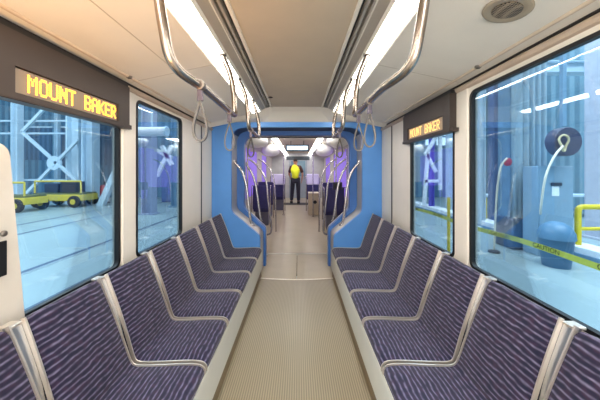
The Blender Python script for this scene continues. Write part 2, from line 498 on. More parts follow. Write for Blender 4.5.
def rim_bm(v0, v1, up, down, i0=0, i1=None, ext=0.):
    bm = bmesh.new(); rings = []; i1 = len(SP) - 1 if i1 is None else i1
    for i in range(i0, i1 + 1):
        p, n = SP[i], SN[i]
        a, b = p + n * (up(i) if callable(up) else up), p - n * down
        if i == i1 and ext:
            t = (SP[i] - SP[i - 1]).normalized(); a += t * ext; b += t * ext
        rings.append([bm.verts.new((q.x, v, q.y)) for q, v in ((a, v0(i)), (a, v1(i)), (b, v1(i)), (b, v0(i)))])
    for A, B in zip(rings, rings[1:]):
        for k in range(4): bm.faces.new((A[k], A[(k + 1) % 4], B[(k + 1) % 4], B[k]))
    bm.faces.new(rings[0]); bm.faces.new(rings[-1][::-1])
    es = [e for e in bm.edges if len(e.link_faces) == 2 and e.calc_face_angle(0) > 1]
    bmesh.ops.bevel(bm, geom=es, offset=.003, segments=2, affect='EDGES', profile=.5)
    return bm

def make_seat(label, loc, rz):
    t = thing('seat', label, 'seat', loc, rz, 'seats along the benches')
    obj('cushion', sweep(0, I_EL, 8, .042, puff=.010), UPH, t, smooth=True, sharp=50)
    obj('backrest', sweep(I_EL, len(SP) - 1, 8, .045, round_end=True, puff=.010), UPH, t, smooth=True, sharp=50)
    for sg in (-1, 1):
        obj('rim', rim_bm(lambda i: sg * (HW(i) + .0005), lambda i: sg * (HW(i) + .0075), .008, .010, ext=.004), RIM, t, smooth=True, sharp=40)
    obj('divider_strip', rim_bm(lambda i: -.468 + HW(i) + .0085, lambda i: -HW(i) - .0085, lambda i: -.022 + .012 * max(0, min(1, (SL[i] - SL[I_EL] - .06) / .2)), .030, i0=3), STRIP, t, smooth=True, sharp=40)
    # capped head of the divider
    p = SP[-1]; bm = bmesh.new()
    box(bm, (p.x + .022, -.234, p.y - .010), (.05, .050, .012), bev=.003)
    obj('divider_cap', bm, RIM, t)
    return t
ORD = ['nearest the camera', 'second from the camera', 'third from the camera', 'middle, fourth from the camera', 'third from the blue partition', 'second from the blue partition', 'touching the blue partition']
seat0 = None
for s, nm in SIDES:
    for k in range(7):
        y = Y0 + PITCH * (k + .5)
        lab = 'navy wave-patterned upholstered seat on the %s bench, %s' % (nm, ORD[k])
        loc = (s * .70, y, .35); rz = 0 if s > 0 else PI
        if seat0 is None: seat0 = make_seat(lab, loc, rz)
        else:
            c = copy_tree(seat0); c.location = loc; c.rotation_euler.z = rz; c['label'] = lab
# the strip sits on local -y: near side on the right bench, far side on the left; swap it for the left bench
for o in list(COL.objects):
    if o.name.split('.')[0] == 'seat' and o.location.x < 0:
        for ch in o.children:
            if ch.name.startswith('divider'): ch.scale.y = -1
# tops of the seat backs are closed against the wall by a ledge
for s, nm in SIDES:
    struct('trim_9', sheet([(s * 1.165, .75), (s * 1.165, .778), (s * 1.24, .786)], YB, YF, (0, -.02)), BLACK)

# ------------------------------------------------------------------ overhead rails and straps
RX, RZ, MX = .415, 1.888, .508
def grab(s, ya, yb, label, tight=False):
    t = thing('overhead_grab_rail', label, 'grab rail', (s * MX, ya, 2.33), group='overhead grab rails')
    top = 2.315
    pts = [(s * MX, ya, top), (s * .494, ya, 2.15), (s * .48, ya + .01, 2.03), (s * .469, ya + .03, 1.944), (s * .450, ya + .07, 1.902), (s * .428, ya + .14, RZ), (s * RX, ya + .24, RZ)]
    if tight:
        pts = [(s * MX, ya, top), (s * (RX + .03), ya, RZ + .30), (s * (RX + .008), ya - .002, RZ + .16), (s * (RX + .002), ya + .004, RZ + .06), (s * RX, ya + .025, RZ + .012), (s * RX, ya + .08, RZ)]
    A = catmull(pts, 8)
    B = catmull([(s * RX, yb - .07, RZ), (s * RX, yb - .018, RZ + .012), (s * (RX + .006), yb, RZ + .06), (s * (RX + .012), yb + .004, RZ + .16), (s * (RX + .04), yb + .004, RZ + .30), (s * MX, yb, top)], 8)
    bm = bmesh.new(); tube(bm, A + B, .019, 16)
    obj('bar', bm, RAILM, t, world=True, smooth=True, sharp=60)
    for y in (ya, yb):
        bm = bmesh.new(); lathe(bm, [(.03, top + .012), (.03, top - .004), (.018, top - .012)], (s * MX, y, 0), seg=18)
        obj('flange', bm, RAILM, t, world=True, smooth=True, sharp=40)
for s, nm in SIDES:
    grab(s, .99, 1.86, 'bent steel overhead grab rail on the %s, the one nearer the camera' % nm)
    grab(s, 2.34, 3.02, 'bent steel overhead grab rail on the %s, the one nearer the blue partition' % nm, True)

def strap(s, y, label, twist, ln=.25):
    t = thing('hand_strap', label, 'hand strap', (s * RX, y, RZ), group='hanging hand straps')
    bm = bmesh.new(); tube(bm, [(0, -.016, 0), (0, .016, 0)], .0225, 16)
    obj('collar', bm, CLAMP, t, smooth=True, sharp=40)
    bm = bmesh.new(); box(bm, (0, 0, -.036), (.022, .026, .03), bev=.004); box(bm, (0, 0, -.058), (.026, .018, .026), bev=.004)
    obj('buckle', bm, mat('buckle_violet', (96, 90, 104), .3, metal=.6), t)
    h = ln - .07; loop = []
    for k in range(40):
        a = 2 * PI * k / 40
        # teardrop: wide at the bottom, pointed at the top
        zz = -.07 - h * (.5 - .5 * math.cos(a))
        ww = .041 * math.sin(a) * ((.5 - .5 * math.cos(a)) ** .75)
        loop.append(Vector((ww * math.cos(twist), ww * math.sin(twist), zz)))
    # flat band: sweep a thin rectangle
    bm = bmesh.new(); rings = []; N = len(loop); across = Vector((-math.sin(twist), math.cos(twist), 0))
    for i in range(N):
        tg = (loop[(i + 1) % N] - loop[i - 1]).normalized(); nn = tg.cross(across)
        rings.append([bm.verts.new(loop[i] + across * a + nn * b) for a, b in ((-.012, -.004), (.012, -.004), (.012, .004), (-.012, .004))])
    for i in range(N):
        A, B = rings[i], rings[(i + 1) % N]
        for k in range(4): bm.faces.new((A[k], A[(k + 1) % 4], B[(k + 1) % 4], B[k]))
    obj('loop', bm, STRAP, t, smooth=True, sharp=50)
strap(-1, 1.195, 'grey loop hand strap nearest the camera on the left rail', .15)
strap(-1, 1.70, 'grey loop hand strap second from the camera on the left rails', .25)
strap(-1, 2.46, 'grey loop hand strap third from the camera on the left rails, before the opening', .5)
strap(1, 1.46, 'grey loop hand strap nearest the camera on the right rail, hanging against the blue panel', -.15)
strap(1, 1.73, 'grey loop hand strap second from the camera on the right rails', -.3)
strap(1, 2.52, 'grey loop hand strap third from the camera on the right rails, before the opening', -.5)

# ------------------------------------------------------------------ gangway
def opening(w, zs1, ws, zs0, top, r, n=6):
    """left foot -> over the top -> right foot"""
    half = [(-ws, 0), (-ws, zs0), (-w, zs1), (-w, top), (0, top)]
    pts = fillet([(x, z, 0) for x, z in half], {1: .05, 2: .07, 3: r}, n)
    L = [(p.x, p.y) for p in pts]
    return L + [(-x, z) for x, z in reversed(L[:-1])]
OP1 = opening(.955, .92, .535, .575, 2.15, .20)
OP2 = opening(.845, .92, .500, .60, 2.085, .20)
pf = thing('gangway_portal', 'blue partition framing the passage, nearer of the two blue frames', 'partition', (0, YF, 0))
out1 = [(-1.235, 0), (-1.235, 2.225), (1.235, 2.225), (1.235, 0)]
obj('frame', plate([out1 + OP1[::-1]], lambda a, b: Vector((a, YF, b)), (0, .06, 0)), BLUE, pf, world=True)
REVEAL = mat('reveal_silver', (190, 184, 176), .35, metal=.4, var=.04)
def ring_strip(path, y0, y1, th):
    bm = bmesh.new()
    def off(p, i):
        a = Vector(path[max(i - 1, 0)]); b = Vector(path[min(i + 1, len(path) - 1)])
        t = (b - a).normalized(); return Vector(p) + Vector((-t.y, t.x)) * th
    rings = []
    for i, p in enumerate(path):
        q = off(p, i)
        rings.append([bm.verts.new(v) for v in ((p[0], y0, p[1]), (p[0], y1, p[1]), (q.x, y1, q.y), (q.x, y0, q.y))])
    for A, B in zip(rings, rings[1:]):
        for k in range(4): bm.faces.new((A[k], A[(k + 1) % 4], B[(k + 1) % 4], B[k]))
    bm.faces.new(rings[0]); bm.faces.new(rings[-1][::-1])
    return bm
top_ = [p for p in OP1 if p[1] > 2.06]; n1 = OP1.index(top_[0])
obj('reveal', ring_strip(OP1[:n1 + 1], YF + .062, 4.245, .02), REVEAL, pf, world=True, smooth=True, sharp=30)
obj('reveal', ring_strip(OP1[n1 + len(top_) - 1:], YF + .062, 4.245, .02), REVEAL, pf, world=True, smooth=True, sharp=30)
obj('lintel', ring_strip(top_, YF + .062, 4.245, .02), mat('lintel_shade', (28, 52, 96), .5), pf, world=True, smooth=True, sharp=30)  # top of the reveal, its shade painted in as dark navy
p2 = thing('gangway_portal', 'shaded blue inner frame of the passage, farther of the two blue frames', 'partition', (0, 4.25, 0))
out2 = [(-1.235, 0), (-1.235, 2.3), (1.235, 2.3), (1.235, 0)]
obj('frame', plate([out2 + OP2[::-1]], lambda a, b: Vector((a, 4.25, b)), (0, .12, 0)), BLUE_SHADE, p2, world=True)
obj('edge_strip', ring_strip([(x * 1.0, z) for x, z in OP2], 4.372, 4.40, .03), CREAM, p2, world=True)
# folded bellows between the cars
bl = bmesh.new(); prev = None
for k in range(11):
    y = 4.41 + k * .045; g = .05 * (k % 2)
    pts = [(-1.05 - g, 0), (-1.05 - g, 2.12 + g), (1.05 + g, 2.12 + g), (1.05 + g, 0)]
    ring = [bl.verts.new((x, y, z)) for x, z in pts]
    if prev:
        for i in range(3): bl.faces.new((prev[i], prev[i + 1], ring[i + 1], ring[i]))
    prev = ring
tag(obj('gangway_bellows', bl, mat('bellows_grey', (96, 98, 108), .7)), 'grey folded bellows wall joining the two cars', 'bellows')
# articulated floor
struct('floor', plate([[(-.535, 3.75), (-.004, 3.75), (-.004, 4.875), (-.535, 4.875)]], lambda a, b: Vector((a, b, -.03)), (0, 0, .03)), FLOOR2)
struct('floor', plate([[(.004, 3.75), (.535, 3.75), (.535, 4.875), (.004, 4.875)]], lambda a, b: Vector((a, b, -.03)), (0, 0, .03)), FLOOR2)
struct('floor', boxb(-1.2, 1.2, 4.0, 4.9, -.06, -.032), DARK)
for y in (3.747, 4.885):
    bm = bmesh.new(); n = 12; r0 = []; r1 = []
    for k in range(n + 1):
        x = -.53 + 1.06 * k / n; yy = y - (.05 * (1 - (x / .53) ** 2) if y < 4 else 0) + .02
        r0.append((x, yy - .012)); r1.append((x, yy + .012))
    plate([r0 + r1[::-1]], lambda a, b: Vector((a, b, .0005)), (0, 0, .003), bm)
    struct('trim_10', bm, mat('threshold_steel', (226, 220, 206), .3, metal=.6))

# stanchions arching in the passage
def arch(pts, label, cat='grab rail', rad=.018):
    a, b = pts[0], pts[-1]
    t = thing('arched_grab_rail', label, cat, b, group='arched passage grab rails')
    bm = bmesh.new(); tube(bm, catmull(pts, 6), rad, 12)
    obj('bar', bm, CHROME, t, world=True, smooth=True, sharp=60)
    bm = bmesh.new(); lathe(bm, [(.028, -.004), (.028, .008), (.018, .014)], b, seg=14); obj('flange', bm, CHROME, t, world=True)
R1 = [(231.5, 160.5), (236, 164), (240.5, 169), (244.5, 178), (247, 190), (248.5, 205), (251, 222), (253, 233.5)]
R2 = [(243.5, 162.5), (248, 167), (252, 173.5), (255.5, 184), (257.5, 196), (259, 208), (261, 221)]
R3 = [(249, 159), (255.5, 164), (262, 172), (266.5, 183), (268, 198), (270, 215), (271.5, 226), (270.5, 233), (266, 235)]
R4 = [(258, 159), (265, 163), (271, 171), (274, 181), (275, 192), (275.5, 203), (276, 214)]
for s, nm in SIDES:
    for R_, Y, w in ((R1, 4.06, 'nearest'), (R2, 4.48, 'second'), (R3, 5.25, 'third'), (R4, 6.4, 'farthest')):
        P_ = [at(x, y, Y) for x, y in R_]
        for p in P_: p.x = s * abs(p.x)
        if w == 'nearest':  P_[0].x = s * .953; P_[-1].z = .575 + (abs(P_[-1].x) - .535) * .345 / .42 + .004
        if w == 'second':
            P_ = [Vector((s * min(abs(p.x), .86), p.y, p.z)) for p in P_]
        if w == 'farthest': P_[-1].z = .07
        arch(P_, 'arched steel grab rail on the %s of the passage, %s from the blue frame' % (nm, w))

# ------------------------------------------------------------------ second car
Y2, YE = 4.9, 12.6
def floor2(y): return 0 if y < 5 else .275 * min(1, (y - 5) / 5)
bm = bmesh.new()
for a, b in ((Y2, 5.0), (5.0, 10.0), (10.0, YE)):
    A = [bm.verts.new((x, y, floor2(y))) for x, y in ((-1.24, a), (1.24, a), (1.24, b), (-1.24, b))]; bm.faces.new(A)
struct('floor', bm, FLOOR2)
PURP = glow('violet_glow_pane', (134, 88, 230), .34, (150, 124, 226))  # panes emit violet themselves, in place of light through the windows
for s, nm in SIDES:
    f = lambda a, b, s=s: Vector((s * XW, a, b))
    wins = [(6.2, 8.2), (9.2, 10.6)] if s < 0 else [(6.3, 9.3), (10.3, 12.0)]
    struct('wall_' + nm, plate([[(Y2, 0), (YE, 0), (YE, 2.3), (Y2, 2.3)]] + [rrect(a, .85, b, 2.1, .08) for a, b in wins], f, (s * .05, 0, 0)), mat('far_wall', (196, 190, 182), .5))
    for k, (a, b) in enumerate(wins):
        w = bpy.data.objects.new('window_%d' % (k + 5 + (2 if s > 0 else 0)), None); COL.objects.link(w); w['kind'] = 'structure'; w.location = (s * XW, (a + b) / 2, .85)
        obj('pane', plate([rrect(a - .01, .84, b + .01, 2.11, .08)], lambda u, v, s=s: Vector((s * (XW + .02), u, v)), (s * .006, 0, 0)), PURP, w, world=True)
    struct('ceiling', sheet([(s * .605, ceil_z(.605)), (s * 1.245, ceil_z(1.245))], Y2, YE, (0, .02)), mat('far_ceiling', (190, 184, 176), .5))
    struct('ceiling', sheet([(s * .0, 2.385), (s * .40, 2.38), (s * .49, 2.33)], Y2, YE, (0, .02)), CENTM)
    li = thing('ceiling_light', 'glowing white light strip on the %s ceiling of the far car' % nm, 'light', (s * .545, 8.5, 2.3), group='ceiling light strips')
    obj('diffuser', sheet([(s * .49, 2.328), (s * .545, 2.30), (s * .605, 2.288)], Y2 + .1, YE, (0, .012)), glow('light_diffuser_far', (255, 250, 244), 15.0), li, world=True)
    # rounded white housings at the ceiling edge
    for k, (px, py, Y, r, ly, lb) in enumerate(((257, 141.5, 5.45, .12, .26, 'nearer'), (271, 150.5, 7.0, .15, .3, 'farther'))):
        c = at(px, py, Y); c.x = s * abs(c.x)
        bm = bmesh.new(); bmesh.ops.create_uvsphere(bm, u_segments=24, v_segments=14, radius=1)
        for v in bm.verts:
            v.co = Vector((math.copysign(abs(v.co.x) ** .85, v.co.x) * .225, math.copysign(abs(v.co.y) ** .7, v.co.y) * ly, math.copysign(abs(v.co.z) ** .9, v.co.z) * r))
        t = thing('overhead_housing', 'white rounded overhead housing on the %s of the far car, %s one' % (nm, lb), 'housing', c, group='white overhead housings')
        obj('shell', bm, mat('housing_white', (250, 250, 248), .4), t, smooth=True)
        bm = bmesh.new(); bar(bm, (0, 0, r * .5), (0, 0, ceil_z(c.x) - c.z + .01), .08); bar(bm, (s * .1, 0, 0), (s * (XW - abs(c.x)), 0, 0), .06)
        obj('bracket', bm, CREAM, t)
struct('wall_front', plate([[(-1.24, 0), (1.24, 0), (1.24, 2.5), (-1.24, 2.5)]], lambda a, b: Vector((a, YE, b)), (0, .05, 0)), mat('bulkhead', (196, 198, 200), .5))
# frame of the second car facing the bellows
struct('trim_11', plate([[(-1.29, 0), (-1.29, 2.5), (1.29, 2.5), (1.29, 0)] + [(x, z) for x, z in opening(1.02, .6, .95, .3, 2.12, .2)[::-1]]], lambda a, b: Vector((a, 4.87, b)), (0, .04, 0)), CREAM)

# cab door at the far end
cd = thing('cab_door', 'grey blue cab door with window behind the person in the yellow vest', 'door', (0, YE - .03, .275))
obj('leaf', boxb(-.42, .42, YE - .05, YE - .01, .275, 2.2), mat('cab_door_grey', (150, 162, 172), .5), cd, world=True)
obj('glazing', boxb(-.32, .34, YE - .06, YE - .052, 1.3, 2.02), mat('cab_glass', (108, 142, 158), .2), cd, world=True)
obj('header', boxb(-.55, .55, YE - .08, YE - .052, 2.06, 2.24), mat('cab_header', (52, 62, 70), .5), cd, world=True)
bm = bmesh.new(); tube(bm, [(.30, YE - .09, 1.15), (.30, YE - .09, 1.32)], .012, 8); box(bm, (.30, YE - .07, 1.17), (.02, .05, .02)); box(bm, (.30, YE - .07, 1.30), (.02, .05, .02)); obj('handle', bm, CHROME, cd, world=True)
# hanging display
sg = thing('hanging_display', 'lit blue white display in a dark frame hanging above the person', 'display', (0, 7.5, 2.17))
sx0, sx1 = at(285.5, 0, 7.5).x, at(309, 0, 7.5).x
z0, z1 = at(0, 151.2, 7.5).z, at(0, 144.6, 7.5).z
obj('case', boxb(sx0, sx1, 7.5, 7.58, z0, z1, bev=.01), mat('display_case', (24, 34, 52), .4), sg, world=True)
obj('screen', boxb(sx0 + .04, sx1 - .04, 7.492, 7.5, z0 + .035, z1 - .035), glow('screen_glow', (200, 226, 246), 1.0), sg, world=True)
bm = bmesh.new()
for x in (sx0 + .15, sx1 - .15): bar(bm, (x, 7.54, z1 - .01), (x, 7.54, 2.39), .03)
obj('hanger', bm, CLAMP, sg, world=True)

# transverse seats of the far car
SDK = mat('far_seat_fabric', (46, 44, 92), .8, var=.25, scale=40)
COVER_LIT = mat('seat_cover_violet_lit', (206, 200, 232), .35, var=.06)  # white seat cover with the violet light painted into its colour
def far_seat(x, y, w, label, cover, h=1.0):
    z = floor2(y)
    t = thing('double_seat', label, 'seat', (x, y, z), group='double seats in the far car')
    bm = boxb(x - w / 2, x + w / 2, y, y + .42, z + .36, z + .46, bev=.03); obj('cushion', bm, SDK, t, world=True)
    bm = bmesh.new(); box(bm, (x, y - .03, z + .46 + (h - .46) / 2), (w, .07, h - .40), Matrix.Rotation(math.radians(-6), 3, 'X'), bev=.03)
    obj('backrest', bm, SDK, t, world=True)
    if cover:
        bm = bmesh.new(); box(bm, (x, y - .028, z + h - .08), (w + .012, .086, .36), Matrix.Rotation(math.radians(-6), 3, 'X'), bev=.035); obj('head_cover', bm, COVER_LIT, t, world=True)
    bm = boxb(x - w / 2 + .05, x + w / 2 - .05, y + .04, y + .38, z, z + .36, bev=.01); obj('pedestal', bm, mat('pedestal_grey', (88, 86, 108), .5), t, world=True)
    for sgn in (-1, 1):
        xx = x + sgn * (w / 2 + .02)
        bm = bmesh.new(); tube(bm, fillet([(xx, y - .10, z), (xx, y - .10, z + h + .02), (xx, y + .1, z + h + .02)], .06), .013, 8)
        obj('side_handle', bm, CHROME, t, world=True, smooth=True)
far_seat(-.93, 6.9, .44, 'dark violet double seat on the left of the far car, nearest', False, 1.02)
far_seat(.90, 6.5, .48, 'dark navy double seat on the right of the far car, nearest', False, 1.02)
far_seat(-.66, 8.9, .44, 'dark double seat with violet-lit white head cover on the left of the far car', True, 1.12)
far_seat(.50, 8.9, .40, 'dark double seat with violet-lit white head cover on the right behind the beige box', True, 1.12)
far_seat(-.95, 7.9, .44, 'dark violet double seat on the left of the far car, second', False, 1.02)
far_seat(.95, 7.7, .44, 'dark navy double seat on the right of the far car, second', False, 1.02)
# beige box with a dark hole
bx = thing('equipment_box', 'beige box with a dark round hole on the far car floor at right', 'box', (.48, 8.3, floor2(8.3)))
zb = floor2(8.3)
obj('body', boxb(.33, .64, 8.15, 8.5, zb + .0, zb + .66, bev=.01), mat('box_beige', (172, 156, 132), .6), bx, world=True)
bm = bmesh.new(); lathe(bm, [(.055, 0), (.055, -.012), (.04, -.014)], (.53, 8.15, zb + .40), axis='Y', seg=16); obj('hole', bm, BLACK, bx, world=True)
obj('lid', boxb(.325, .645, 8.145, 8.505, zb + .66, zb + .69, bev=.006), mat('box_lid', (206, 196, 180), .5), bx, world=True)
# poles
for px, Y, lb in ((283.5, 8.2, 'straight steel pole left of the person in the far car'), (313, 8.0, 'straight steel pole right of the person in the far car'),
                  (247.6, 5.6, 'straight steel pole on the left just past the passage'), (347, 5.6, 'straight steel pole on the right just past the passage'), (336, 5.9, 'straight steel pole behind the right arched rails')):
    x = at(px, 0, Y).x
    t = thing('stanchion', lb, 'pole', (x, Y, floor2(Y)))
    zt = 2.36 if abs(x) < .55 else ceil_z(x)
    bm = bmesh.new(); tube(bm, [(x, Y, floor2(Y)), (x, Y, zt)], .015, 10); obj('pole', bm, CHROME, t, world=True, smooth=True, sharp=60)
    bm = bmesh.new(); lathe(bm, [(.035, floor2(Y)), (.035, floor2(Y) + .012), (.018, floor2(Y) + .02)], (x, Y, 0), seg=14); obj('base_flange', bm, CHROME, t, world=True)
t = thing('fare_reader', 'small dark reader box fixed to a pole at right past the passage', 'reader', at(337.5, 186, 5.856))
obj('case', box(bmesh.new(), at(337.5, 186, 5.856), (.21, .06, .17), bev=.015), mat('reader_dark', (40, 34, 62), .4), t, world=True)
obj('face', box(bmesh.new(), at(337.5, 186, 5.823), (.15, .006, .10)), BLACK, t, world=True)
tag(struct('floor_mat', boxb(-.62, .52, 9.93, 10.62, .262, .281), mat('dark_mat', (58, 56, 60), .8)), None, None)
fm = bpy.data.objects['floor_mat']; del fm['kind']; tag(fm, 'dark mat on the far floor under the person', 'mat')

# ------------------------------------------------------------------ the person
def skin(name, verts, edges, radii, m, parent, root=0, sub=2, world=True):
    me = bpy.data.meshes.new(name); me.from_pydata(verts, edges, []); o = bpy.data.objects.new(name, me); COL.objects.link(o)
    o.modifiers.new('s', 'SKIN')
    for i, r in enumerate(radii):
        d = me.skin_vertices[0].data[i]; d.radius = r if isinstance(r, tuple) else (r, r); d.use_root = (i == root)
    sb = o.modifiers.new('u', 'SUBSURF'); sb.levels = sub; sb.render_levels = sub
    dg = bpy.context.evaluated_depsgraph_get(); dg.update()
    me2 = bpy.data.meshes.new_from_object(o.evaluated_get(dg)); me2.name = name
    bpy.data.objects.remove(o); bpy.data.meshes.remove(me)
    me2.polygons.foreach_set('use_smooth', [True] * len(me2.polygons)); me2.materials.clear(); me2.materials.append(m)
    n = bpy.data.objects.new(name, me2); COL.objects.link(n); n.parent = parent
    return n
pr = thing('person', 'person in yellow vest and dark trousers seen from behind, standing far down the aisle', 'person', (-.09, 10.35, .281))
SKINM = mat('skin', (176, 122, 96), .5); TROU = mat('trousers_dark', (28, 30, 44), .8); SHIRT = mat('shirt_maroon', (66, 34, 38), .8)
VEST = mat('vest_yellow', (240, 250, 40), .6); HAIR = mat('hair_dark', (44, 32, 26), .8)
# back towards the camera: the person faces +y
J = {'pel': (0, 0, .93), 'spi': (0, .01, 1.12), 'che': (0, .0, 1.33), 'nek': (0, .01, 1.49), 'hd0': (-.005, .03, 1.58), 'hd1': (-.01, .03, 1.68),
     'hl': (-.095, 0, .90), 'kl': (-.13, .05, .50), 'al': (-.155, -.02, .09), 'tl': (-.17, .13, .035),
     'hr': (.095, 0, .90), 'kr': (.11, -.02, .49), 'ar': (.115, -.07, .085), 'tr': (.13, .08, .03),
     'sl': (-.18, 0, 1.41), 'el': (-.25, .04, 1.14), 'wl': (-.20, .20, .99), 'pl': (-.185, .245, .96),
     'sr': (.18, 0, 1.41), 'er': (.275, -.03, 1.15), 'wr': (.25, .07, .92), 'pr': (.245, .09, .865)}
KEYS = list(J)
E = [('pel', 'spi'), ('spi', 'che'), ('che', 'nek'), ('nek', 'hd0'), ('hd0', 'hd1'), ('pel', 'hl'), ('hl', 'kl'), ('kl', 'al'), ('al', 'tl'), ('pel', 'hr'), ('hr', 'kr'), ('kr', 'ar'), ('ar', 'tr'),
     ('che', 'sl'), ('sl', 'el'), ('el', 'wl'), ('wl', 'pl'), ('che', 'sr'), ('sr', 'er'), ('er', 'wr'), ('wr', 'pr')]
RD = {'pel': (.15, .11), 'spi': (.13, .09), 'che': (.155, .105), 'nek': .055, 'hd0': (.075, .085), 'hd1': (.072, .085), 'hl': .09, 'kl': .06, 'al': .04, 'tl': .035, 'hr': .09, 'kr': .06, 'ar': .04, 'tr': .035,
      'sl': .06, 'el': .042, 'wl': .028, 'pl': (.04, .02), 'sr': .06, 'er': .042, 'wr': .028, 'pr': (.04, .02)}
V = [J[k] for k in KEYS]; ED = [(KEYS.index(a), KEYS.index(b)) for a, b in E]; RR = [RD[k] for k in KEYS]
# fingers: chains rooted in each palm
for pk, d in (('pl', Vector((.04, .08, -.05))), ('pr', Vector((-.01, .03, -.10)))):
    base = Vector(J[pk]); side = Vector((1, .1, 0)) if pk == 'pl' else Vector((.2, 1, .1))
    side.normalize()
    for q in range(4):
        o = side * (q - 1.5) * .021; ln = (.8, 1, .95, .72)[q]
        a = base + o + d * .25; b = base + o + d * .7 * ln; c = base + o + d * ln + Vector((-.01, .01, .0))
        i = len(V); V += [tuple(a), tuple(b), tuple(c)]; ED += [(KEYS.index(pk), i), (i, i + 1), (i + 1, i + 2)]; RR += [.010, .009, .007]
    a = base + side * -.035; b = a - side * .02 + d * .35
    i = len(V); V += [tuple(a), tuple(b)]; ED += [(KEYS.index(pk), i), (i, i + 1)]; RR += [.012, .009]
body = skin('body', V, ED, RR, SKINM, pr)
def sub(keys, edges, rad, name, m, extra=None):
    v = [J[k] if k in J else extra[k] for k in keys]
    return skin(name, v, [(keys.index(a), keys.index(b)) for a, b in edges], rad, m, pr)
sub(['pel', 'hl', 'kl', 'al', 'hr', 'kr', 'ar'], [('pel', 'hl'), ('hl', 'kl'), ('kl', 'al'), ('pel', 'hr'), ('hr', 'kr'), ('kr', 'ar')],
    [(.165, .125), .108, .082, .07, .108, .082, .07], 'trousers', TROU)
X2 = {'hl2': (-.215, .02, 1.28), 'hr2': (.232, -.012, 1.27)}
sub(['spi', 'che', 'nk', 'sl', 'hl2', 'er0', 'sr', 'hr2', 'er2'], [('spi', 'che'), ('che', 'nk'), ('che', 'sl'), ('sl', 'hl2'), ('hl2', 'er0'), ('che', 'sr'), ('sr', 'hr2'), ('hr2', 'er2')],
    [(.145, .105), (.165, .118), .075, .078, .07, .066, .078, .07, .066], 'shirt', SHIRT, dict(X2, nk=(0, .01, 1.455), er0=(-.24, .035, 1.17), er2=(.27, -.028, 1.17)))
sub(['a', 'b', 'c', 'd', 'e', 'f'], [('a', 'b'), ('b', 'c'), ('c', 'd'), ('c', 'e'), ('c', 'f')], [(.20, .15), (.185, .135), (.20, .14), .10, .118, .112], 'vest', VEST,
    dict(a=(-.02, -.01, .92), b=(-.005, -.01, 1.12), c=(-.01, -.014, 1.32), d=(0, .0, 1.43), e=(-.165, -.012, 1.41), f=(.15, -.012, 1.41)))
sub(['a', 'b', 'c'], [('a', 'b'), ('b', 'c')], [(.074, .07), (.088, .09), (.07, .07)], 'hair', HAIR, dict(a=(-.004, .0, 1.60), b=(-.008, .012, 1.67), c=(-.01, .03, 1.72)))
# face looks down the car: nose and ears
bm = bmesh.new()
box(bm, (-.012, .128, 1.625), (.022, .03, .04), bev=.008); obj('nose', bm, SKINM, pr)
for sx in (-1, 1):
    bm = bmesh.new(); bmesh.ops.create_uvsphere(bm, u_segments=10, v_segments=8, radius=1)
    for v in bm.verts: v.co = Vector((v.co.x * .012 + sx * .085 - .008, v.co.y * .02 + .03, v.co.z * .032 + 1.62))
    obj('ear', bm, SKINM, pr, smooth=True)
    bm = bmesh.new(); bmesh.ops.create_uvsphere(bm, u_segments=10, v_segments=8, radius=.012)
    bmesh.ops.translate(bm, vec=(sx * .03 - .01, .108, 1.645), verts=bm.verts); obj('eye', bm, mat('eye_white', (230, 228, 222), .3), pr, smooth=True)
bm = bmesh.new(); box(bm, (-.012, .114, 1.575), (.05, .012, .012), bev=.004); obj('mouth', bm, mat('lips', (150, 84, 78), .5), pr)
for an, tn in (('al', 'tl'), ('ar', 'tr')):
    a, b = Vector(J[an]), Vector(J[tn]); a.z = .05; b.z = .04
    skin('shoe', [tuple(a + Vector((0, -.05, 0))), tuple(a), tuple(b)], [(0, 1), (1, 2)], [(.05, .045), (.055, .05), (.05, .035)], mat('shoe_black', (20, 20, 24), .6), pr, root=1)

# ------------------------------------------------------------------ workshop outside
GZ = -.4
HALLF = mat('hall_floor', (146, 166, 170), .3, var=.10, scale=.6)
STEEL = mat('steel_pale', (196, 216, 228), .5, var=.05)
STEELB = mat('steel_blue', (112, 148, 174), .5, var=.08)
CLAD = striped('hall_cladding', 'X', .5, (78, 116, 140), (106, 144, 166), .6)
CLADY = striped('hall_cladding_side', 'Y', .5, (96, 132, 150), (124, 158, 174), .6)
YEL = mat('safety_yellow', (222, 196, 40), .5, var=.05)
LIME = mat('cart_yellow', (206, 184, 66), .5, var=.06)
DKM = mat('machine_dark', (44, 54, 72), .6, var=.2, scale=3)
TYRE = mat('tyre_dark', (30, 34, 46), .7)
HY = 20.
struct('ground', boxb(-30, 30, -12, 32, GZ - .1, GZ), HALLF)
struct('wall_hall_end', boxb(-30, -1.6, HY, HY + .2, GZ, 10), CLAD)
struct('wall_hall_end', boxb(1.6, 30, HY, HY + .2, GZ, 10), CLAD)
struct('wall_hall_left', boxb(-30.2, -30, -12, HY, GZ, 10), CLADY)
struct('wall_hall_right', boxb(14, 14.2, -12, HY, GZ, 10), CLADY)
struct('ceiling_hall', boxb(-30, 30, -12, HY, 10, 10.2), mat('hall_roof', (120, 140, 160), .6))
